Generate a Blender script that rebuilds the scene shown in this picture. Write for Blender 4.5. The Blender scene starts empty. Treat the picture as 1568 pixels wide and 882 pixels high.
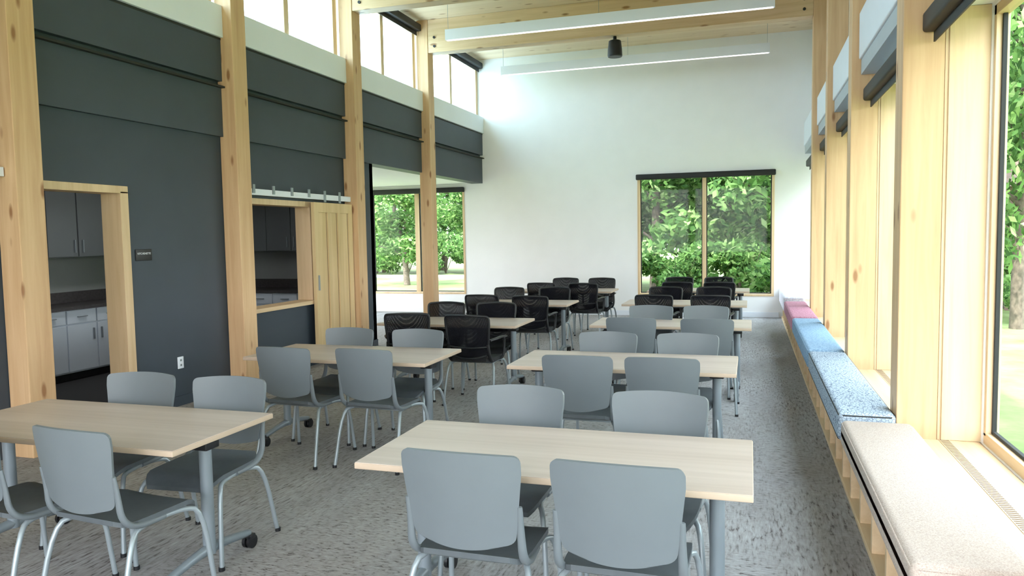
import bpy, math, random
import numpy as np
from mathutils import Vector, Matrix
random.seed(7)
D=bpy.data
scene=bpy.context.scene
COL=scene.collection

# ------------------------------------------------------------ materials
def nmat(name):
    m=D.materials.new(name); m.use_nodes=True
    nt=m.node_tree; nt.nodes.clear()
    out=nt.nodes.new('ShaderNodeOutputMaterial')
    return m,nt,out
def N(nt,t,**kw):
    n=nt.nodes.new(t)
    for k,v in kw.items(): setattr(n,k,v)
    return n
def bsdf(nt,out,col=(0.8,0.8,0.8),rough=0.6,metal=0.0,spec=0.4):
    b=N(nt,'ShaderNodeBsdfPrincipled')
    b.inputs['Base Color'].default_value=(*col,1); b.inputs['Roughness'].default_value=rough
    b.inputs['Metallic'].default_value=metal
    b.inputs['Specular IOR Level'].default_value=spec
    nt.links.new(b.outputs[0],out.inputs[0]); return b
def coords(nt,scale):
    tc=N(nt,'ShaderNodeTexCoord'); mp=N(nt,'ShaderNodeMapping')
    mp.inputs['Scale'].default_value=scale
    nt.links.new(tc.outputs['Object'],mp.inputs[0]); return mp.outputs[0]
def ramp(nt,fac,stops):
    r=N(nt,'ShaderNodeValToRGB'); e=r.color_ramp.elements
    while len(e)<len(stops): e.new(0.5)
    for i,(p,c) in enumerate(stops):
        e[i].position=p; e[i].color=(*c,1) if len(c)==3 else c
    nt.links.new(fac,r.inputs[0]); return r.outputs[0]
def noise(nt,vec,scale=1,detail=3,rough=0.5,dist=0):
    n=N(nt,'ShaderNodeTexNoise'); n.inputs['Scale'].default_value=scale
    n.inputs['Detail'].default_value=detail; n.inputs['Roughness'].default_value=rough
    n.inputs['Distortion'].default_value=dist
    nt.links.new(vec,n.inputs['Vector']); return n.outputs[0]
def mix(nt,a,b,fac,mode='MIX'):
    m=N(nt,'ShaderNodeMix',data_type='RGBA',blend_type=mode)
    for s,i in ((a,6),(b,7)):
        if isinstance(s,tuple): m.inputs[i].default_value=(*s,1)
        else: nt.links.new(s,m.inputs[i])
    if isinstance(fac,(int,float)): m.inputs[0].default_value=fac
    else: nt.links.new(fac,m.inputs[0])
    return m.outputs[2]
def bump(nt,b,h,strength=0.2,dist=0.01):
    bp=N(nt,'ShaderNodeBump'); bp.inputs['Strength'].default_value=strength; bp.inputs['Distance'].default_value=dist
    nt.links.new(h,bp.inputs['Height']); nt.links.new(bp.outputs[0],b.inputs['Normal'])
def paint(name,col,rough=0.6,var=0.04,metal=0,spec=0.35,sc=3,bs=0.05):
    m,nt,out=nmat(name); b=bsdf(nt,out,col,rough,metal,spec)
    v=coords(nt,(sc,sc,sc)); n=noise(nt,v,1,3)
    c=ramp(nt,n,[(0.3,tuple(x*(1-var) for x in col)),(0.7,tuple(min(1,x*(1+var)) for x in col))])
    nt.links.new(c,b.inputs['Base Color'])
    if bs: bump(nt,b,noise(nt,coords(nt,(120,120,120)),1,2),bs,0.003)
    return m
def wood(name,dark,light,axis='z',knots=True,fine=1.0,rough=0.5,lam=0.0):
    m,nt,out=nmat(name); b=bsdf(nt,out,light,rough,0,0.35)
    lo,hi=0.9*fine,16*fine
    sc={'x':(lo,hi,hi),'y':(hi,lo,hi),'z':(hi,hi,lo)}[axis]
    v=coords(nt,sc)
    n1=noise(nt,v,1,5,0.6,0.6)
    c=ramp(nt,n1,[(0.28,dark),(0.52,tuple((a+b_)/2*1.02 for a,b_ in zip(dark,light))),(0.72,light)])
    sc2={'x':(lo*.3,hi*.25,hi*.25),'y':(hi*.25,lo*.3,hi*.25),'z':(hi*.25,hi*.25,lo*.3)}[axis]
    n2=noise(nt,coords(nt,sc2),1,2)
    c2=ramp(nt,n2,[(0.35,(0.88,0.86,0.84)),(0.65,(1,1,1))])
    c=mix(nt,c,c2,1.0,'MULTIPLY')
    if knots:
        k={'x':(2.2,6.5,6.5),'y':(6.5,2.2,6.5),'z':(6.5,6.5,2.2)}[axis]
        vo=N(nt,'ShaderNodeTexVoronoi'); vo.inputs['Scale'].default_value=1
        nt.links.new(coords(nt,k),vo.inputs['Vector'])
        kk=ramp(nt,vo.outputs['Distance'],[(0.09,(1,1,1)),(0.18,(0,0,0))])
        c=mix(nt,c,(dark[0]*0.5,dark[1]*0.38,dark[2]*0.3),kk)
    nt.links.new(c,b.inputs['Base Color']); bump(nt,b,n1,0.08,0.004)
    return m

M={}
M['glulam']=wood('glulam_fir',(0.56,0.33,0.165),(0.70,0.46,0.255),'z')
M['glulamx']=wood('glulam_fir_beam',(0.60,0.40,0.22),(0.76,0.55,0.34),'x')
M['jamb']=wood('pine_jamb',(0.63,0.43,0.245),(0.76,0.56,0.35),'z',knots=False)
M['ledge']=wood('pine_ledge',(0.63,0.43,0.245),(0.76,0.56,0.35),'y',knots=False)
M['ceil']=wood('plywood_ceiling',(0.72,0.53,0.33),(0.83,0.66,0.46),'x',knots=True,fine=0.4)
M['door']=wood('pine_door',(0.62,0.43,0.21),(0.76,0.56,0.31),'z',knots=False,fine=0.8)
M['tabletop']=wood('maple_laminate',(0.50,0.40,0.345),(0.57,0.465,0.405),'x',knots=False,fine=1.6,rough=0.38)
M['tableedge']=paint('laminate_edge',(0.48,0.36,0.27),0.5)
M['white']=paint('white_wall_paint',(0.82,0.81,0.82),0.7,0.015)
M['whitetrim']=paint('white_trim',(0.74,0.77,0.85),0.5,0.015)
M['dark']=paint('slate_wall_paint',(0.033,0.044,0.061),0.55,0.05)
M['dark2']=paint('slate_panel_paint',(0.040,0.052,0.071),0.55,0.05)
M['black']=paint('black_fabric_shade',(0.007,0.007,0.009),0.6,0.1)
M['blackpl']=paint('black_plastic',(0.007,0.007,0.009),0.45,0.1)
M['steel']=paint('silver_tube',(0.28,0.32,0.35),0.35,0.03,metal=0.35,bs=0)
M['leg']=paint('grey_powdercoat',(0.18,0.21,0.24),0.38,0.03,metal=0.2,bs=0)
M['grey']=paint('grey_chair_shell',(0.122,0.141,0.157),0.45,0.03,sc=6,bs=0.04)
M['seat']=paint('grey_seat_pad',(0.070,0.081,0.092),0.6,0.06,sc=30)
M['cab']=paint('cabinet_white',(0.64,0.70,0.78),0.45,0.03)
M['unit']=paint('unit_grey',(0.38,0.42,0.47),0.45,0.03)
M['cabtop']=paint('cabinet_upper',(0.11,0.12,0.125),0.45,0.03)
M['counter']=paint('counter_dark',(0.045,0.04,0.04),0.35,0.2,sc=30)
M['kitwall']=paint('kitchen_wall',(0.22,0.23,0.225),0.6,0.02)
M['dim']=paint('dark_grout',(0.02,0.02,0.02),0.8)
M['slot']=paint('vent_slot_shadow',(0.16,0.10,0.06),0.8)
M['cedar']=wood('cedar_board',(0.10,0.06,0.045),(0.18,0.11,0.08),'z',knots=False)

m,nt,out=nmat('window_glass')
tr=N(nt,'ShaderNodeBsdfTransparent'); tr.inputs[0].default_value=(0.95,0.98,0.97,1)
gl=N(nt,'ShaderNodeBsdfGlossy'); gl.inputs['Roughness'].default_value=0.02
mx=N(nt,'ShaderNodeMixShader'); mx.inputs[0].default_value=0.004
nt.links.new(tr.outputs[0],mx.inputs[1]); nt.links.new(gl.outputs[0],mx.inputs[2]); nt.links.new(mx.outputs[0],out.inputs[0])
M['glass']=m
m,nt,out=nmat('clerestory_glass')
tr=N(nt,'ShaderNodeBsdfTransparent'); tr.inputs[0].default_value=(0.80,0.96,1.0,1)
nt.links.new(tr.outputs[0],out.inputs[0]); M['cglass']=m
m,nt,out=nmat('black_mesh_fabric')
tr=N(nt,'ShaderNodeBsdfTransparent'); df=N(nt,'ShaderNodeBsdfDiffuse'); df.inputs[0].default_value=(0.010,0.010,0.013,1)
mx=N(nt,'ShaderNodeMixShader')
v=coords(nt,(160,160,160)); ck=N(nt,'ShaderNodeTexChecker'); ck.inputs['Scale'].default_value=1
nt.links.new(v,ck.inputs[0])
mr=N(nt,'ShaderNodeMapRange'); mr.inputs[3].default_value=0.60; mr.inputs[4].default_value=0.97
nt.links.new(ck.outputs[1],mr.inputs[0]); nt.links.new(mr.outputs[0],mx.inputs[0])
nt.links.new(tr.outputs[0],mx.inputs[1]); nt.links.new(df.outputs[0],mx.inputs[2]); nt.links.new(mx.outputs[0],out.inputs[0])
M['mesh']=m
m,nt,out=nmat('lamp_diffuser'); e=N(nt,'ShaderNodeEmission'); e.inputs[0].default_value=(1,0.97,0.92,1); e.inputs[1].default_value=1.6
nt.links.new(e.outputs[0],out.inputs[0]); M['lamp']=m
# carpet
m,nt,out=nmat('carpet_plank'); b=bsdf(nt,out,(0.4,0.4,0.4),0.95,0,0.1)
n1=noise(nt,coords(nt,(60,11,1)),1,3,0.6,0.4)
n2=noise(nt,coords(nt,(22,58,1)),1,4,0.65,0.6)
pl=N(nt,'ShaderNodeTexBrick'); pl.inputs['Scale'].default_value=1; pl.inputs['Mortar Size'].default_value=0.0
pl.inputs['Brick Width'].default_value=1.0; pl.inputs['Row Height'].default_value=0.25
pl.inputs['Color1'].default_value=(0,0,0,1); pl.inputs['Color2'].default_value=(1,1,1,1)
tc=N(nt,'ShaderNodeTexCoord'); mp=N(nt,'ShaderNodeMapping'); mp.inputs['Rotation'].default_value=(0,0,math.pi/2)
nt.links.new(tc.outputs['Object'],mp.inputs[0]); nt.links.new(mp.outputs[0],pl.inputs[0])
s1=ramp(nt,n1,[(0.33,(0.11,0.095,0.095)),(0.42,(0.27,0.255,0.255)),(0.58,(0.35,0.34,0.345)),(0.75,(0.42,0.415,0.425))])
s2=ramp(nt,n2,[(0.35,(0.09,0.078,0.078)),(0.42,(0.27,0.255,0.255)),(0.58,(0.35,0.34,0.345)),(0.75,(0.42,0.415,0.425))])
fac=noise(nt,coords(nt,(1.2,0.5,1)),1,2)
fr=ramp(nt,fac,[(0.42,(0,0,0)),(0.58,(1,1,1))])
c=mix(nt,s1,s2,fr)
big=ramp(nt,noise(nt,coords(nt,(5,0.9,1)),1,3),[(0.3,(0.84,0.82,0.82)),(0.65,(1.0,1.0,1.0))])
c=mix(nt,c,big,1.0,'MULTIPLY')
pv=ramp(nt,pl.outputs[0],[(0,(0.90,0.89,0.89)),(1,(1,1,1))])
c=mix(nt,c,pv,1.0,'MULTIPLY')
nt.links.new(c,b.inputs['Base Color']); bump(nt,b,n1,0.2,0.004); M['carpet']=m
def fabric(name,c1,c2,sc,lo=0.42,hi=0.58,kind='noise'):
    m,nt,out=nmat(name); b=bsdf(nt,out,c1,0.95,0,0.1)
    v=coords(nt,sc)
    if kind=='noise': n=noise(nt,v,1,3,0.6,0.5)
    else:
        vo=N(nt,'ShaderNodeTexVoronoi',feature='DISTANCE_TO_EDGE'); vo.inputs['Scale'].default_value=1
        nt.links.new(v,vo.inputs['Vector']); n=vo.outputs['Distance']
    c=ramp(nt,n,[(lo,c2),(hi,c1)]); nt.links.new(c,b.inputs['Base Color']); bump(nt,b,n,0.3,0.003); return m
M['fab1']=fabric('oatmeal_boucle',(0.52,0.425,0.37),(0.35,0.265,0.225),(170,170,170),0.3,0.6)
M['fab2']=fabric('navy_white_weave',(0.37,0.43,0.51),(0.10,0.125,0.18),(50,24,50),0.01,0.10,'vor')
M['fab3']=fabric('pale_blue_weave',(0.25,0.36,0.48),(0.14,0.22,0.33),(60,60,60))
M['fab4']=fabric('rose_weave',(0.46,0.22,0.28),(0.30,0.12,0.17),(60,60,60))
M['fab5']=fabric('white_weave',(0.66,0.64,0.69),(0.44,0.41,0.50),(40,40,40))
m,nt,out=nmat('grass'); b=bsdf(nt,out,(0.2,0.3,0.08),1,0,0.1)
c=ramp(nt,noise(nt,coords(nt,(0.7,0.7,0.7)),1,8,0.7),[(0.35,(0.11,0.16,0.05)),(0.7,(0.27,0.33,0.13))]); nt.links.new(c,b.inputs['Base Color']); M['grass']=m
M['gravel']=paint('gravel_path',(0.28,0.27,0.25),0.9,0.2,sc=14)
M['bark']=paint('bark',(0.12,0.09,0.07),0.9,0.4,sc=12)
m,nt,out=nmat('leaves')
g=N(nt,'ShaderNodeNewGeometry'); c=ramp(nt,g.outputs['Random Per Island'],[(0.0,(0.04,0.09,0.03)),(0.45,(0.10,0.21,0.055)),(0.8,(0.21,0.36,0.10)),(1.0,(0.42,0.54,0.24))])
df=N(nt,'ShaderNodeBsdfDiffuse'); tl=N(nt,'ShaderNodeBsdfTranslucent'); mx=N(nt,'ShaderNodeMixShader'); mx.inputs[0].default_value=0.5
nt.links.new(c,df.inputs[0]); nt.links.new(c,tl.inputs[0]); nt.links.new(df.outputs[0],mx.inputs[1]); nt.links.new(tl.outputs[0],mx.inputs[2]); nt.links.new(mx.outputs[0],out.inputs[0])
M['leaf']=m

# ------------------------------------------------------------ mesh builder
class MB:
    def __init__(s): s.v=[]; s.f=[]; s.m=[]; s.sm=[]; s.mats=[]
    def mi(s,k):
        if k not in s.mats: s.mats.append(k)
        return s.mats.index(k)
    def add(s,vs,fs,k,smooth=False):
        o=len(s.v); s.v+= [tuple(x) for x in vs]; i=s.mi(k)
        for f in fs: s.f.append(tuple(o+a for a in f)); s.m.append(i); s.sm.append(smooth)
    def box(s,x0,x1,y0,y1,z0,z1,k,mat=None,bev=0):
        if x0>x1:x0,x1=x1,x0
        if y0>y1:y0,y1=y1,y0
        if bev:
            return s.rbox(x0,x1,y0,y1,z0,z1,k,bev,mat)
        vs=[Vector((x,y,z)) for z in (z0,z1) for y in (y0,y1) for x in (x0,x1)]
        if mat: vs=[mat@v for v in vs]
        s.add(vs,[(0,2,3,1),(4,5,7,6),(0,1,5,4),(2,6,7,3),(0,4,6,2),(1,3,7,5)],k)
    def rbox(s,x0,x1,y0,y1,z0,z1,k,b,mat=None,seg=3):
        import bmesh
        bm=bmesh.new(); bmesh.ops.create_cube(bm,size=1)
        for v in bm.verts: v.co=Vector(((x0+x1)/2+v.co.x*(x1-x0),(y0+y1)/2+v.co.y*(y1-y0),(z0+z1)/2+v.co.z*(z1-z0)))
        bmesh.ops.bevel(bm,geom=bm.edges[:],offset=b,segments=seg,profile=0.5,affect='EDGES')
        bm.verts.index_update()
        vs=[(mat@v.co if mat else v.co.copy()) for v in bm.verts]; fs=[[v.index for v in f.verts] for f in bm.faces]
        bm.free(); s.add(vs,fs,k,True)
    def cyl(s,p0,p1,r0,k,r1=None,seg=16,smooth=True):
        s.tube([p0,p1],r0,k,seg,r_end=r1)
    def tube(s,pts,r,k,seg=10,r_end=None,closed=False,flat=1.0):
        pts=[Vector(p) for p in pts]; n=len(pts)
        T=[]
        for i in range(n):
            if closed: t=pts[(i+1)%n]-pts[i-1]
            else: t=pts[min(i+1,n-1)]-pts[max(i-1,0)]
            T.append(t.normalized())
        up=Vector((0,0,1)) if abs(T[0].z)<0.9 else Vector((0,1,0))
        a=T[0].cross(up).normalized(); vs=[]
        for i in range(n):
            a=(a-T[i]*a.dot(T[i])).normalized(); b=T[i].cross(a)
            rr=r if r_end is None else r+(r_end-r)*i/(n-1)
            for j in range(seg):
                an=2*math.pi*j/seg; vs.append(pts[i]+a*math.cos(an)*rr+b*math.sin(an)*rr*flat)
        fs=[]
        for i in range(n if closed else n-1):
            for j in range(seg):
                i2=(i+1)%n
                fs.append((i*seg+j,i*seg+(j+1)%seg,i2*seg+(j+1)%seg,i2*seg+j))
        s.add(vs,fs,k,True)
        if not closed:
            s.add(vs[:seg],[tuple(reversed(range(seg)))],k); s.add(vs[-seg:],[tuple(range(seg))],k)
    def shell(s,fn,nu,nv,th,k,k2=None):
        A=[];B=[]
        for j in range(nv+1):
            for i in range(nu+1):
                p,nn=fn(i/nu,j/nv); A.append(p+nn*th/2); B.append(p-nn*th/2)
        fs=[];fb=[]
        W=nu+1
        for j in range(nv):
            for i in range(nu):
                q=(j*W+i,j*W+i+1,(j+1)*W+i+1,(j+1)*W+i); fs.append(q); fb.append(tuple(reversed(q)))
        s.add(A,fs,k,True); s.add(B,fb,k2 or k,True)
        ring=[i for i in range(W)]+[j*W+nu for j in range(1,nv+1)]+[nv*W+i for i in range(nu-1,-1,-1)]+[j*W for j in range(nv-1,0,-1)]
        L=len(ring); vs=[A[i] for i in ring]+[B[i] for i in ring]
        s.add(vs,[(i,L+i,L+(i+1)%L,(i+1)%L) for i in range(L)],k,False)
    def obj(s,name,parent=None,bevel=0,link=True):
        me=D.meshes.new(name); me.from_pydata([tuple(v) for v in s.v],[],s.f)
        for k in s.mats: me.materials.append(M[k])
        me.polygons.foreach_set('material_index',s.m); me.polygons.foreach_set('use_smooth',s.sm)
        me.update()
        o=D.objects.new(name,me); COL.objects.link(o)
        if parent: o.parent=parent
        if bevel:
            b=o.modifiers.new('bev','BEVEL'); b.width=bevel; b.segments=2; b.limit_method='ANGLE'
        return o
def chaikin(p,n=2):
    p=[Vector(a) for a in p]
    for _ in range(n):
        q=[p[0]]
        for a,b in zip(p,p[1:]): q+= [a*0.75+b*0.25,a*0.25+b*0.75]
        q.append(p[-1]); p=q
    return p
def box(name,x0,x1,y0,y1,z0,z1,k,bevel=0,parent=None):
    b=MB(); b.box(x0,x1,y0,y1,z0,z1,k); return b.obj(name,parent,bevel)
def wall(name,axis,t0,t1,a0,a1,z0,z1,ops,k):
    b=MB(); A=sorted({a0,a1,*[o[0] for o in ops],*[o[1] for o in ops]}); Z=sorted({z0,z1,*[o[2] for o in ops],*[o[3] for o in ops]})
    A=[a for a in A if a0<=a<=a1]; Z=[z for z in Z if z0<=z<=z1]
    for i in range(len(A)-1):
        for j in range(len(Z)-1):
            ca=(A[i]+A[i+1])/2; cz=(Z[j]+Z[j+1])/2
            if any(o[0]<ca<o[1] and o[2]<cz<o[3] for o in ops): continue
            if axis=='x': b.box(t0,t1,A[i],A[i+1],Z[j],Z[j+1],k)
            else: b.box(A[i],A[i+1],t0,t1,Z[j],Z[j+1],k)
    return b.obj(name)

# ------------------------------------------------------------ room constants
YB=15.4; WX=-5.51; CEIL=5.43; YR=-3.2; XR=1.12; XG=1.42
LCOL=[-0.874,1.75,4.374,6.998,9.623,12.247]
RCOL=[0.1-2.6,0.08,2.64,5.2,7.7,10.0,12.25]

box('floor',-9.7,1.44,YR-0.2,YB+0.2,-0.12,0.0,'carpet')
box('ceiling',-6.0,1.9,YR-0.4,YB+0.4,CEIL,CEIL+0.25,'ceil')
WB=(-2.18,0.45,0.41,2.83); WA=(-8.26,-5.94,0.41,2.72)
wall('wall_back','y',YB,YB+0.22,-9.7,1.44,0,CEIL,[WB,WA],'white')
wall('wall_rear','y',YR-0.2,YR,-5.7,1.44,0,CEIL,[(-4.8,-2.6,0.4,3.6),(-2.3,0.7,0.0,3.6)],'white')

DOOR=(4.64,5.60,0.0,2.15); PASS=(7.3,8.75,0.86,2.14)
wall('wall_left','x',WX-0.25,WX-0.05,YR,10.5,0,2.814,[DOOR,PASS],'dark')
b=MB()
b.box(WX-0.25,WX,YR,YB,2.814,3.36,'dark2')
b.box(WX-0.25,WX-0.05,YR,YB,3.36,3.41,'dark')
b.box(WX-0.25,WX+0.015,YR,YB,3.41,3.85,'dark2')
b.obj('wall_left_bulkhead')
box('trim_1',WX-0.02,WX+0.05,YR,YB,3.335,3.355,'dim')
b=MB(); b.box(WX-0.4,WX+0.05,YR,YB,3.875,4.215,'whitetrim'); b.box(WX-0.25,WX+0.02,YR,YB,3.85,3.875,'dim')
b.obj('trim_2',bevel=0.005)
b=MB()
for i,y in enumerate(LCOL):
    y1=y+0.235; nxt=LCOL[i+1] if i+1<len(LCOL) else YB
    b.box(WX-0.25,WX-0.08,y1,y1+0.1,4.215,CEIL,'jamb')
    b.box(WX-0.25,WX-0.08,nxt-0.1,nxt,4.215,CEIL,'jamb')
    mid=(y1+nxt)/2
    b.box(WX-0.25,WX-0.10,mid-0.05,mid+0.05,4.215,CEIL,'jamb')
    b.box(WX-0.25,WX-0.08,y1,nxt,CEIL-0.08,CEIL,'jamb')
b.box(WX-0.25,WX-0.05,YR,LCOL[0],4.215,CEIL,'white')
cl=b.obj('window_1')
box('glass_pane',WX-0.2,WX-0.19,YR,YB,4.215,CEIL,'cglass',parent=cl)
for i,y in enumerate(LCOL):
    y1=y+0.24; nxt=(LCOL[i+1] if i+1<len(LCOL) else YB)-0.005
    b=MB(); b.rbox(WX-0.07,WX+0.06,y1,nxt,5.24,5.36,'black',0.02); b.box(WX-0.03,WX-0.02,y1+.02,nxt-.02,5.17,5.25,'black')
    b.obj('roller_shade')
for y in LCOL:
    b=MB(); b.box(WX-0.045,-5.345,y,y+0.235,0,CEIL,'glulam'); b.obj('timber_column',bevel=0.006)
for y in LCOL[1:]:
    b=MB(); b.box(-5.343,0.888,y+0.01,y+0.225,4.866,CEIL-0.001,'glulamx')
    for xx in (-5.22,0.76):
        for zz in (4.97,5.12):
            b.cyl((xx,y-0.008,zz),(xx,y+0.012,zz),0.022,'blackpl')
    b.obj('timber_beam',bevel=0.006)

# ---------------- door + passthrough + kitchen
b=MB()
x0,x1=WX-0.26,WX-0.03
b.box(x0,x1,DOOR[1]-0.04,DOOR[1]+0.055,0,2.15,'jamb')
b.box(x0,x1,DOOR[0]-0.02,DOOR[0]+0.03,0,2.15,'jamb')
b.box(x0,x1,DOOR[0]-0.02,DOOR[1]+0.055,2.13,2.2,'jamb')
b.obj('door_1',bevel=0.004)
b=MB()
b.box(x0,x1+0.05,PASS[0]-0.05,PASS[1]+0.05,0.82,0.87,'ledge')
b.box(x0,x1,PASS[0]-0.04,PASS[0]+0.02,0.87,2.14,'jamb')
b.box(x0,x1,8.70,8.76,0.87,2.14,'jamb')
b.box(x0,x1,PASS[0]-0.04,PASS[1],2.10,2.17,'jamb')
b.obj('trim_3',bevel=0.004)
def barn(y0,y1,t0,t1):
    b=MB(); xd=WX+0.035
    b.box(xd,xd+0.028,y0,y1,0.06,2.16,'door')
    st=0.10; n=3; w=(y1-y0-2*st)/n
    for a,c in ((y0,y0+st),(y1-st,y1)): b.box(xd+0.028,xd+0.05,a,c,0.06,2.16,'door')
    for i in range(1,n): b.box(xd+0.028,xd+0.05,y0+st+i*w-0.035,y0+st+i*w+0.035,0.22,2.03,'door')
    for a,c in ((0.06,0.22),(2.03,2.16)): b.box(xd+0.028,xd+0.05,y0+st,y1-st,a,c,'door')
    for i in range(n):
        for yy in (y0+st+i*w+(0.035 if i else 0), y0+st+(i+1)*w-(0.035 if i<n-1 else 0)):
            b.box(xd+0.028,xd+0.0295,yy-0.010,yy+0.010,0.22,2.03,'slot')
    b.box(xd+0.05,xd+0.068,y0+0.04,y0+0.06,1.0,1.2,'steel')
    b.obj('sliding_barn_door',bevel=0.003)
    b=MB()
    b.box(WX+0.03,WX+0.06,t0,t1,2.20,2.27,'whitetrim')
    yy=t0+0.16
    while yy<t1-0.05:
        b.cyl((WX-0.04,yy,2.235),(WX+0.04,yy,2.235),0.015,'whitetrim')
        b.box(WX+0.06,WX+0.075,yy-0.02,yy+0.02,2.17 if y0<yy<y1 else 2.22,2.32,'steel'); yy+=0.38
    b.obj('barn_door_track')
barn(8.62,9.60,7.24,9.615)
barn(2.1,3.1,2.0,4.36)
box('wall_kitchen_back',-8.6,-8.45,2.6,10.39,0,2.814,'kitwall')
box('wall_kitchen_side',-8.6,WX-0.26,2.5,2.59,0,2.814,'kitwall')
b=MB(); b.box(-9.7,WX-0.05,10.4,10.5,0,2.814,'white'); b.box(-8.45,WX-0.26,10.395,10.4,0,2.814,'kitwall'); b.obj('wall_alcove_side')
wall('wall_alcove_left','x',-9.7,-9.55,10.51,YB,0,2.814,[(11.2,14.6,0.41,2.6)],'white')  # unseen window opening added to brighten the alcove
b=MB(); b.box(-9.9,WX-0.255,2.4,YB+0.3,2.82,3.0,'white'); b.obj('ceiling_alcove')
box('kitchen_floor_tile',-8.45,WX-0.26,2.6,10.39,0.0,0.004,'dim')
def cab_run(b,kind):
    def put(u0,u1,d0,d1,z0,z1,k,leg):
        if leg==0: b.box(-8.445+d0,-8.445+d1,u0,u1,z0,z1,k)
        else: b.box(u0,u1,10.385-d1,10.385-d0,z0,z1,k)
    for leg,(ua,ub) in enumerate(((5.2,9.75 if kind=='base' else 10.0),(-7.82 if kind=='base' else -8.05,-5.82))):
        if kind=='base':
            put(ua,ub,0,0.58,0.1,0.87,'cab',leg); put(ua,ub,0,0.52,0,0.1,'dim',leg)
            put(ua-0.03,ub,0,0.64,0.87,0.91,'counter',leg); put(ua-.03,ub,0,0.02,0.91,1.05,'counter',leg)
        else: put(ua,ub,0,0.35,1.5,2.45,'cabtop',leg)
        u=ua; i=0
        while u+0.42<ub:
            if kind=='base':
                put(u+.01,u+.43,0.58,0.60,0.12,0.68,'cab',leg); put(u+.01,u+.43,0.58,0.60,0.70,0.86,'cab',leg)
                h=u+.38 if i%2==0 else u+.06
                put(h-.006,h+.006,0.60,0.625,0.48,0.62,'steel',leg); put(u+.15,u+.29,0.60,0.625,0.775,0.787,'steel',leg)
            else:
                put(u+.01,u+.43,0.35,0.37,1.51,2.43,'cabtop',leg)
                h=u+.38 if i%2==0 else u+.06
                put(h-.006,h+.006,0.37,0.395,1.56,1.72,'steel',leg)
            u+=0.44; i+=1
b=MB(); cab_run(b,'base'); b.obj('kitchen_base_cabinet',bevel=0.003)
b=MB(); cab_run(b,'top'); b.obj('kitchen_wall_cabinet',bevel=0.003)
b=MB(); b.rbox(-7.1,-6.8,5.0,8.6,2.77,2.815,'whitetrim',0.01); kl=b.obj('kitchen_fill_panel')  # housing invented for the added kitchen fill light
ld=D.lights.new('kitchen_fill_light','AREA'); ld.shape='RECTANGLE'; ld.size=0.25; ld.size_y=3.4; ld.energy=10  # unseen fill light, added to lift the kitchen brightness
lo=D.objects.new('kitchen_fill_light',ld); COL.objects.link(lo); lo.location=(-6.95,6.8,2.76); lo.parent=kl
b=MB(); b.rbox(WX-0.05,WX-0.04,6.20,6.28,0.38,0.50,'whitetrim',0.003)
for z in (0.415,0.465):
    b.box(WX-0.04,WX-0.038,6.23,6.25,z-0.01,z+0.01,'grey')
b.obj('electrical_outlet')
b=MB(); b.rbox(WX-0.05,WX-0.038,5.72,5.92,1.50,1.61,'blackpl',0.004); sg=b.obj('room_sign')
tc=D.curves.new('sign_text','FONT'); tc.body='KITCHENETTE'; tc.size=0.026; tc.align_x='CENTER'; tc.extrude=0.0005
to=D.objects.new('sign_text',tc); COL.objects.link(to); to.location=(WX-0.036,5.82,1.56); to.rotation_euler=(math.pi/2,0,math.pi/2); tc.materials.append(M['whitetrim']); to.parent=sg
b=MB(); b.box(WX-0.05,WX-0.035,5.66,6.99,0,0.10,'dark'); b.box(WX-0.05,WX-0.035,7.24,10.5,0,0.10,'dark'); b.obj('baseboard_left')
box('baseboard_back',WX,0.54,YB-0.015,YB,0,0.10,'whitetrim')

# ---------------- back windows
def window_back(name,W,midf=0.5):
    xa,xb,za,zb=W; b=MB(); y0,y1=YB-0.012,YB+0.16; t=0.045
    b.box(xa,xa+t,y0,y1,za,zb,'jamb'); b.box(xb-t,xb,y0,y1,za,zb,'jamb')
    b.box(xa+t,xb-t,y0,y1,za,za+t,'ledge'); b.box(xa+t,xb-t,y0,y1,zb-t,zb,'ledge')
    xm=xa+(xb-xa)*midf; b.box(xm-0.035,xm+0.035,y0+0.02,y1,za+t,zb-t,'jamb')
    for (p,q) in ((xa+t,xm-0.035),(xm+0.035,xb-t)):
        y=y1-0.06
        b.box(p,p+.02,y,y+.04,za+t,zb-t,'dim'); b.box(q-.02,q,y,y+.04,za+t,zb-t,'dim')
        b.box(p,q,y,y+.04,za+t,za+t+.02,'dim')
    o=b.obj(name,bevel=0.003)
    box('glass_pane',xa+t,xb-t,y1-0.03,y1-0.02,za+t,zb-t,'glass',parent=o)
    b=MB(); b.rbox(xa-0.02,xb+0.02,YB-0.11,YB-0.013,zb-0.08,zb+0.03,'black',0.02); b.obj('roller_shade')
window_back('window_2',WB); window_back('window_3',WA)

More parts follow.
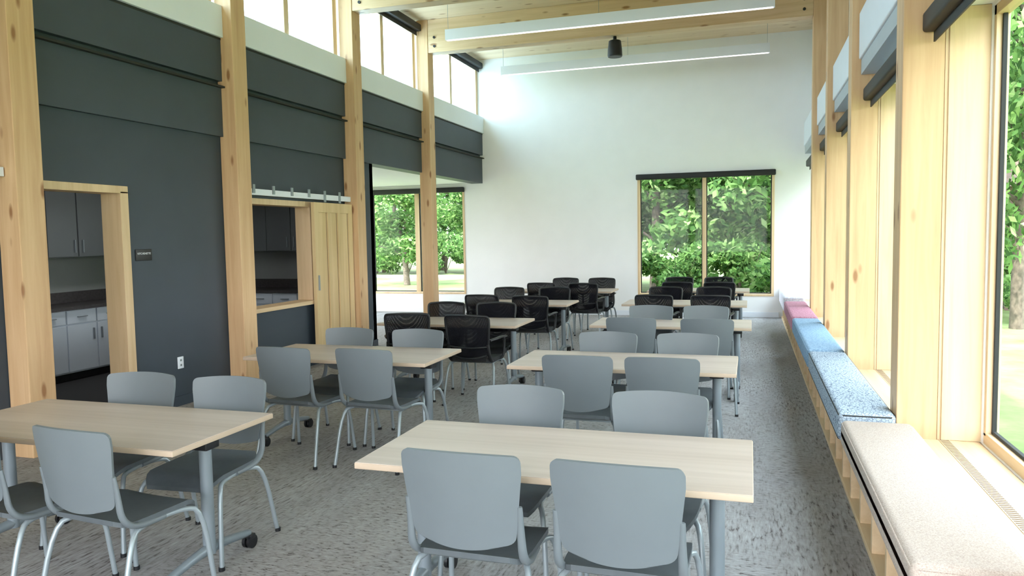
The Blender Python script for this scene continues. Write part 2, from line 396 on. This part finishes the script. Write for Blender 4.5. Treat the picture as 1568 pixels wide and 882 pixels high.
# ---------------- right wall
ZS=0.36; ZH=2.98
ops=[]
for a,c in zip(RCOL,RCOL[1:]): ops.append((a+0.25,c-0.02,ZS,ZH))
ops.append((RCOL[-1]+0.25,YB-0.3,ZS,ZH))
wall('wall_right','x',XG-0.06,XG+0.02,YR,YB,0,CEIL,ops,'white')
box('wall_right_upper',XR,XG-0.06,YR,YB,ZH+0.02,CEIL,'white')
for y in RCOL:
    b=MB(); b.box(0.89,XR,y,y+0.23,0,CEIL,'glulam'); b.obj('timber_column',bevel=0.006)
    b=MB(); b.box(XR+0.001,XG+0.0,y,y+0.23,ZS,ZH+0.019,'jamb')
    b.box(XR+0.02,XR+0.05,y-0.012,y,ZS,ZH,'jamb')
    b.obj('trim_4',bevel=0.003)
for wi,(a,c,_,_) in enumerate(ops):
    a2,c2=a-0.02,c+0.02
    b=MB(); t=0.06; xa,xb=XG-0.05,XG+0.022
    b.box(xa,xb,a2,a2+t,ZS+.05,ZH,'jamb'); b.box(xa,xb,c2-t,c2,ZS+.05,ZH,'jamb'); b.box(xa,xb,a2,c2,ZS,ZS+0.07,'ledge'); b.box(xa,xb,a2,c2,ZH-t,ZH,'ledge')
    b.box(xa+0.03,xa+0.055,a2+t,a2+t+.025,ZS+.07,ZH-t,'dim'); b.box(xa+0.03,xa+0.055,c2-t-.02,c2-t,ZS+.07,ZH-t,'dim'); b.box(xa+0.03,xa+0.055,a2+t,c2-t,ZS+.07,ZS+.09,'dim')
    o=b.obj('window_%d'%(wi+4),bevel=0.003)
    box('glass_pane',xa+0.04,xa+0.045,a2+t,c2-t,ZS+.07,ZH-t,'glass',parent=o)
    ya,yb=a-0.015,c+0.015
    b=MB(); b.rbox(0.99,1.11,ya,yb,2.86,2.98,'black',0.02); b.box(1.05,1.06,ya+.02,yb-.02,2.80,2.87,'black'); b.box(1.02,1.115,ya,yb,2.98,3.0,'whitetrim')
    b.obj('roller_shade')
    b=MB(); b.rbox(0.95,1.118,ya,yb,3.24,3.66,'whitetrim',0.012); b.box(0.97,1.118,ya+.01,yb-.01,3.10,3.235,'unit'); b.obj('air_diffuser_box')
b=MB()
b.box(0.575,0.885,-0.25,YB-0.005,0.290,0.322,'ledge')
b.box(0.885,XG-0.065,YR+.005,YB-0.005,0.30,0.359,'ledge')
b.box(0.74,0.76,-0.2,YB-0.005,0.0,0.290,'dark')
y=-0.1
while y<YB-0.1:
    b.box(0.60,0.74,y,y+0.04,0.0,0.290,'ledge'); y+=0.42
b.box(0.59,0.74,-0.2,YB-0.005,0.0,0.03,'ledge')
b.obj('window_bench',bevel=0.003)
b=MB(); b.box(1.13,1.19,-0.2,YB-0.2,0.3595,0.362,'ledge')
y=-0.15
while y<YB-0.25:
    b.box(1.135,1.185,y,y+0.010,0.362,0.3635,'slot'); y+=0.026
b.obj('vent_grille')
def cushion(x0,x1,y0,y1,k,z1=0.465,kside=None):
    b=MB()
    if x1<0.89: b.rbox(x0,x1,y0,y1,0.323,z1,k,0.034,seg=5); z0=0.323
    else:       # cushion notched over the raised sill behind it
        b.rbox(x0,x1,y0,y1,0.361,z1,k,0.034,seg=5); b.rbox(x0,0.882,y0,y1,0.323,z1-0.03,k,0.034,seg=5); z0=0.361
    for z in (z0+0.018,z1-0.020):
        e=0.004; q=0.03
        pts=[(x0+q,y0+e,z),(x1-q,y0+e,z),(x1-e,y0+q,z),(x1-e,y1-q,z),(x1-q,y1-e,z),(x0+q,y1-e,z),(x0+e,y1-q,z),(x0+e,y0+q,z)]
        b.tube(pts,0.005,kside or k,6,closed=True)
    return b.obj('bench_cushion')
cushion(0.55,0.882,-0.2,2.60,'fab3')
cushion(0.550,0.955,2.9,5.06,'fab1',0.490)
cushion(0.545,0.882,5.14,7.74,'fab2',0.515,'dim')
cushion(0.545,0.882,7.84,10.66,'fab3',0.515)
cushion(0.545,0.882,10.79,13.2,'fab4',0.515)
cushion(0.545,0.882,13.30,YB-0.03,'fab5',0.57)

# ---------------- pendants and speaker
for y in (11.0,13.72,8.3,5.7):
    b=MB(); b.box(-4.49,0.31,y-0.035,y+0.035,4.70,4.86,'whitetrim'); b.box(-4.47,0.29,y-0.028,y+0.028,4.694,4.70,'lamp')
    for xx in (-4.45,-2.1,0.27): b.cyl((xx,y,4.86),(xx,y,CEIL),0.003,'steel',seg=6)
    b.obj('linear_pendant_light')
b=MB()
b.cyl((-2.1,12.36,4.866),(-2.1,12.36,4.80),0.03,'blackpl')
prof=[(4.80,0.085),(4.79,0.10),(4.66,0.115),(4.56,0.12),(4.54,0.112)]
for (za,ra),(zb2,rb) in zip(prof,prof[1:]): b.cyl((-2.1,12.36,za),(-2.1,12.36,zb2),ra,'blackpl',r1=rb,seg=28)
b.obj('pendant_speaker')

# ---------------- tables
def table_mesh():
    b=MB()
    b.rbox(-0.80,0.80,-0.375,0.375,0.712,0.738,'tableedge',0.004)
    b.box(-0.797,0.797,-0.372,0.372,0.738,0.7405,'tabletop')
    b.box(-0.6,0.6,-0.03,0.03,0.665,0.712,'leg')
    for sx in (-1,1):
        x=sx*0.66
        b.cyl((x,0,0.10),(x,0,0.69),0.031,'leg',seg=20)
        b.box(x-0.05,x+0.05,-0.24,0.24,0.69,0.712,'leg')
        b.box(x-0.05,x+0.05,-0.05,0.05,0.64,0.70,'blackpl',bev=0.008)
        for sy in (-1,1):
            b.tube(chaikin([(x,0,0.125),(x,sy*0.10,0.12),(x,sy*0.31,0.085)],1),0.030,'leg',12,r_end=0.018,flat=1.0)
            b.cyl((x,sy*0.30,0.09),(x,sy*0.30,0.06),0.012,'blackpl')
            for o in (-0.024,0.006):
                b.cyl((x+o,sy*0.315,0.037),(x+o+0.018,sy*0.315,0.037),0.037,'blackpl',seg=18)
            b.box(x-0.026,x+0.026,sy*0.315-0.022,sy*0.315+0.022,0.052,0.078,'blackpl',bev=0.006)
    return b
def inst(proto,name,loc,rz):
    if proto.get('o') is None:
        o=proto['b'].obj(name); proto['o']=o
    else:
        o=D.objects.new(name,proto['o'].data); COL.objects.link(o)
    o.location=loc; o.rotation_euler=(0,0,rz); return o
# ---------------- chairs
def hw_back(v,w0=0.200,w1=0.236,rt=0.085,rb=0.10,cr=0.03,crb=0.036):
    w=w0+(w1-w0)*min(1,v/0.8)**0.9
    if v>1-rt:
        q=(v-(1-rt))/rt; w-=cr*(1-math.sqrt(max(0,1-q*q)))
    if v<rb:
        q=(rb-v)/rb; w-=crb*(1-math.sqrt(max(0,1-q*q)))
    return w
def nvr(v):
    return 0.5-0.5*math.cos(math.pi*v)
def back_fn(zb,zt,lean=0.16,cv=0.045,y0=-0.205,scale=1.0):
    def f(u,v):
        v=nvr(v); uu=2*u-1; hw=hw_back(v)*scale; x=uu*hw; z=zb+(zt-zb)*v
        z+= (1-uu*uu)*(0.009 if v>0.5 else -0.026)*abs(v-0.5)*2
        y=y0-(z-zb)*lean-cv*(1-(x/0.236)**2)+0.02*(v-0.45)**2
        n=Vector((-(2*cv*x/0.236**2),1,lean)).normalized()
        return Vector((x,y,z)),n
    return f
def seat_fn(u,v):
    uu=2*u-1; v2=nvr(v)
    w=0.225; q=abs(2*v2-1); w2=w*(1-0.22*q**6)
    x=uu*w2; y=-0.215+0.45*v2
    z=0.452-0.018*(1-uu*uu)*(1-abs(2*v2-1)**2)-0.05*max(0,(v2-0.78)/0.22)**2+0.02*max(0,(0.15-v2)/0.15)**2
    return Vector((x,y,z)),Vector((0,0,1))
def chair_frame(b,k='steel'):
    for s in (-1,1):
        pts=chaikin([(s*0.265,0.255,0.008),(s*0.243,0.215,0.40),(s*0.20,0.13,0.425),(s*0.20,-0.10,0.425),(s*0.243,-0.185,0.40),(s*0.262,-0.275,0.008)],2)
        b.tube(pts,0.0125,k,10)
        for y in (0.2555,-0.2755): b.cyl((s*0.264,y,0.0),(s*0.264,y,0.02),0.016,'blackpl',seg=10)
    for y in (0.09,-0.09): b.cyl((-0.2,y,0.422),(0.2,y,0.422),0.011,k,seg=8)
def grey_chair():
    b=MB(); chair_frame(b)
    b.shell(back_fn(0.535,0.885),18,24,0.014,'grey')
    b.shell(seat_fn,14,14,0.022,'seat','grey')
    for s in (-1,1):
        pts=chaikin([(s*0.20,0.02,0.43),(s*0.222,-0.14,0.435),(s*0.226,-0.212,0.49),(s*0.222,-0.222,0.60),(s*0.225,-0.238,0.69)],2)
        b.tube(pts,0.026,'grey',12,r_end=0.010,flat=0.7)
    return b
def black_chair():
    b=MB(); chair_frame(b)
    f=back_fn(0.50,0.90,scale=0.96)
    b.shell(f,14,16,0.004,'mesh')
    ring=[f(i/14,0)[0] for i in range(15)]+[f(1,j/16)[0] for j in range(1,17)]+[f(i/14,1)[0] for i in range(13,-1,-1)]+[f(0,j/16)[0] for j in range(15,0,-1)]
    b.tube(ring,0.013,'blackpl',8,closed=True)
    b.tube([f(i/10,0.33)[0]-Vector((0,0.012,0)) for i in range(11)],0.010,'blackpl',8)
    b.shell(seat_fn,14,14,0.045,'black','blackpl')
    for s in (-1,1):
        b.tube(chaikin([(s*0.19,0.0,0.43),(s*0.21,-0.15,0.435),(s*0.215,-0.225,0.50),(s*0.205,-0.245,0.62)],2),0.017,'blackpl',10)
        b.tube(chaikin([(s*0.205,0.08,0.43),(s*0.255,0.10,0.45),(s*0.262,0.11,0.62),(s*0.262,0.07,0.665)],2),0.013,'blackpl',8)
        b.tube(chaikin([(s*0.262,0.16,0.655),(s*0.262,0.02,0.668),(s*0.255,-0.12,0.665),(s*0.215,-0.225,0.655)],2),0.022,'blackpl',8,flat=0.5)
    return b
PT={'b':table_mesh()}; PG={'b':grey_chair()}; PB={'b':black_chair()}
def chair(kind,x,yb,facing,rot=0):
    j=random.uniform(-0.03,0.03)
    if facing>0: loc=(x,yb+0.25,0); r=rot+j
    else: loc=(x,yb-0.25,0); r=math.pi+rot+j
    inst(PG if kind=='g' else PB,'grey_stacking_chair' if kind=='g' else 'black_mesh_chair',loc,r)
R=[(-0.783,2.75),(-0.88,5.13),(-0.78,7.6),(-0.83,9.95),(-0.80,12.3)]
L=[(-3.265,2.69),(-3.10,5.07),(-3.12,7.4),(-3.13,9.75),(-2.95,12.1)]
for (x,y) in R+L: inst(PT,'training_table',(x,y+0.375,0),0)
chair('g',-1.02,2.55,1); chair('g',-0.435,2.55,1)
chair('g',-1.14,3.70,-1); chair('g',-0.43,3.70,-1)
chair('g',-1.08,4.79,1); chair('g',-0.53,4.81,1)
chair('g',-1.09,5.93,-1); chair('g',-0.46,5.95,-1)
chair('g',-1.06,7.06,1); chair('g',-0.37,7.06,1)
chair('g',-1.03,8.22,-1); chair('g',-0.45,8.25,-1)
chair('b',-1.14,9.45,1); chair('b',-0.46,9.45,1)
chair('b',-1.14,10.78,-1); chair('b',-0.48,10.78,-1)
chair('b',-1.08,11.95,1); chair('b',-0.45,11.95,1)
chair('b',-1.15,13.15,-1); chair('b',-0.50,13.15,-1)
chair('g',-2.76,2.46,1,-0.12); chair('g',-3.33,2.42,1,-0.1)
chair('g',-3.47,3.58,-1,0.05); chair('g',-2.84,3.58,-1,0.08)
chair('g',-3.27,4.73,1,-0.03); chair('g',-2.62,4.77,1,-0.05)
chair('g',-3.36,5.82,-1); chair('g',-2.70,5.83,-1)
chair('b',-3.38,6.92,1,0.25); chair('b',-2.64,6.85,1)
chair('b',-3.38,8.10,-1); chair('b',-2.75,8.12,-1,0.1)
chair('b',-3.35,9.25,1); chair('b',-2.68,9.15,1,0.1)
chair('b',-3.4,10.55,-1); chair('b',-2.72,10.6,-1)
chair('b',-3.2,11.65,1); chair('b',-2.5,11.6,1)
chair('b',-3.1,12.9,-1); chair('b',-2.45,12.9,-1)

# ---------------- exterior
b=MB(); b.box(-70,60,-40,80,-0.3,-0.16,'grass'); b.obj('lawn')
b=MB(); b.box(-60,-8,31,33.2,-0.16,-0.14,'gravel'); b.obj('gravel_path')
def leaves(rng,centers,radii,n,size):
    c=np.array(centers); r=np.array(radii); idx=rng.integers(0,len(c),n)
    d=rng.normal(size=(n,3)); d/=np.linalg.norm(d,axis=1)[:,None]; rad=rng.random(n)**0.45
    p=c[idx]+d*(rad*r[idx])[:,None]*np.array([1,1,0.75])
    a=rng.normal(size=(n,3)); a/=np.linalg.norm(a,axis=1)[:,None]
    b2=np.cross(a,rng.normal(size=(n,3))); b2/=np.linalg.norm(b2,axis=1)[:,None]
    s=size*(0.6+0.8*rng.random(n))[:,None]
    return np.stack([p-a*s,p+b2*s*0.45,p+a*s,p-b2*s*0.45],1).reshape(-1,3)
def plant(name,seed,H,crown,n,size,trunk=True):
    rng=np.random.default_rng(seed); b=MB(); cs=[];rs=[]
    if trunk:
        top=H*0.8; pts=[(0,0,-0.05),(rng.normal()*.15,rng.normal()*.15,H*.3),(rng.normal()*.3,rng.normal()*.3,H*.55),(rng.normal()*.4,rng.normal()*.4,top)]
        b.tube(chaikin(pts,2),0.16,'bark',9,r_end=0.04)
        for i in range(16):
            z=H*(0.15+0.7*i/16); an=rng.random()*6.28; ln=crown*(0.5+0.5*rng.random())*(1-0.4*i/16)
            st=Vector((0,0,z)); en=Vector((math.cos(an)*ln,math.sin(an)*ln,z+ln*0.45))
            mid=(st+en)/2+Vector((0,0,0.15)); b.tube(chaikin([st,mid,en],1),0.055,'bark',6,r_end=0.012)
            for f in (0.5,0.75,1.0):
                p=st.lerp(en,f); cs.append(tuple(p+Vector(rng.normal(size=3)*0.25))); rs.append(0.75*crown/2.4)
    else:
        for i in range(16):
            an=rng.random()*6.28; rr=crown*rng.random()**.5; cs.append((math.cos(an)*rr,math.sin(an)*rr,0.35+H*rng.random()*0.7)); rs.append(0.5)
        for i in range(8):
            an=rng.random()*6.28; b.tube([(0,0,-.05),(math.cos(an)*crown*.6,math.sin(an)*crown*.6,H*.8)],0.02,'bark',5,r_end=0.006)
    v=leaves(rng,cs,rs,n,size)
    o0=len(b.v); k=b.mi('leaf'); b.v+= [tuple(q) for q in v.tolist()]
    for i in range(n):
        b.f.append((o0+4*i,o0+4*i+1,o0+4*i+2,o0+4*i+3)); b.m.append(k); b.sm.append(False)
    return b
T1={'b':plant('t',1,9,2.6,9000,0.13)}; T2={'b':plant('t',2,8,2.4,9000,0.12)}; S1={'b':plant('s',3,2.0,1.3,4200,0.10,False)}
rng=random.Random(5)
def put(P,name,x,y,s=1.0,zs=1.0):
    o=inst(P,name,(x,y,-0.12),rng.uniform(0,6.28)); o.scale=(s,s,s*zs*rng.uniform(0.9,1.1))
for x in np.arange(-6.0,7,1.8):
    put(T1 if rng.random()<.5 else T2,'deciduous_tree',x+rng.uniform(-.4,.4),21.5+rng.uniform(-1,1.2),rng.uniform(.85,1.05),0.85 if x<-3 else 1)
for x in np.arange(-8,9,1.9):
    put(T2 if rng.random()<.5 else T1,'deciduous_tree',x,26.5+rng.uniform(-1.5,1.5),1.2,0.75)
for x in np.arange(-5,5,1.6): put(S1,'leafy_shrub',x,19.0+rng.uniform(-.3,.8),rng.uniform(.7,1.0))
for x in np.arange(-36,-6,2.5): put(T1 if rng.random()<.5 else T2,'deciduous_tree',x,37+rng.uniform(-2,2),1.25,0.62)
for x in np.arange(-24,-10,1.9): put(S1,'leafy_shrub',x,34.6+rng.uniform(-.5,.5),1.1)
for x in (-9.8,-12.6,-17): put(T2,'deciduous_tree',x,27+rng.uniform(-1,1),0.85,0.75)
for y in np.arange(-4,12,3.2):
    put(T1 if rng.random()<.5 else T2,'deciduous_tree',10.5+rng.uniform(-.8,.8),y,1.0)
for p in ((6.8,25),(4.2,20.5),(9.5,25.5)): put(T1,'deciduous_tree',*p,0.9,1.15)
put(T2,'deciduous_tree',4.6,15.6,0.75,1.6)
for p in ((5.2,16.6),(3.8,18.2)): put(S1,'leafy_shrub',*p,0.45)
b=MB(); b.box(5.35,9.3,19.0,22.0,-0.18,2.6,'cedar')
x=5.35
while x<9.3: b.box(x,x+0.03,18.98,19.0,-0.18,2.6,'cedar'); x+=0.22
b.add([(5.1,18.75,2.55),(9.55,18.75,2.55),(9.55,22.25,2.55),(5.1,22.25,2.55),(5.1,20.5,3.9),(9.55,20.5,3.9)],[(0,1,5,4),(2,3,4,5),(0,4,3),(1,2,5),(3,2,1,0)],'cedar')
b.obj('garden_shed')

# ---------------- light
w=D.worlds.new('sky'); scene.world=w; w.use_nodes=True; nt=w.node_tree; nt.nodes.clear()
o=N(nt,'ShaderNodeOutputWorld'); bg=N(nt,'ShaderNodeBackground')
tcw=N(nt,'ShaderNodeTexCoord'); sp=N(nt,'ShaderNodeSeparateXYZ'); nt.links.new(tcw.outputs['Generated'],sp.inputs[0])
cc=ramp(nt,sp.outputs[2],[(0.0,(0.97,0.98,1.0)),(0.5,(0.80,0.92,1.0)),(1.0,(0.66,0.83,1.0))])
nt.links.new(cc,bg.inputs[0]); bg.inputs[1].default_value=6.0; nt.links.new(bg.outputs[0],o.inputs[0])
sd=D.lights.new('sun','SUN'); sd.energy=6; sd.angle=0.02; sd.color=(1,0.95,0.86)
so=D.objects.new('sun',sd); COL.objects.link(so); so.rotation_euler=Vector((0.12,0.5,-0.85)).to_track_quat('-Z','Y').to_euler(); so.location=(0,-10,20)

# ---------------- camera
psi=math.radians(17.6); th=math.radians(4.0); ro=math.radians(1.0)
f0=Vector((-math.sin(psi),math.cos(psi),0)); r=Vector((math.cos(psi),math.sin(psi),0)); Z=Vector((0,0,1))
f=f0*math.cos(th)-Z*math.sin(th); u=f0*math.sin(th)+Z*math.cos(th)
u2=u*math.cos(ro)+r*math.sin(ro); r2=r*math.cos(ro)-u*math.sin(ro)
cd=D.cameras.new('camera'); cam=D.objects.new('camera',cd); COL.objects.link(cam)
mat=Matrix((r2,u2,-f)).transposed().to_4x4(); mat.translation=Vector((0,0,1.68)); cam.matrix_world=mat
cd.sensor_width=36; cd.lens=1150/1568*36; cd.clip_start=0.05; cd.clip_end=300
scene.camera=cam
scene.view_settings.view_transform='Standard'
scene.view_settings.exposure=1.1
scene.view_settings.gamma=1.1
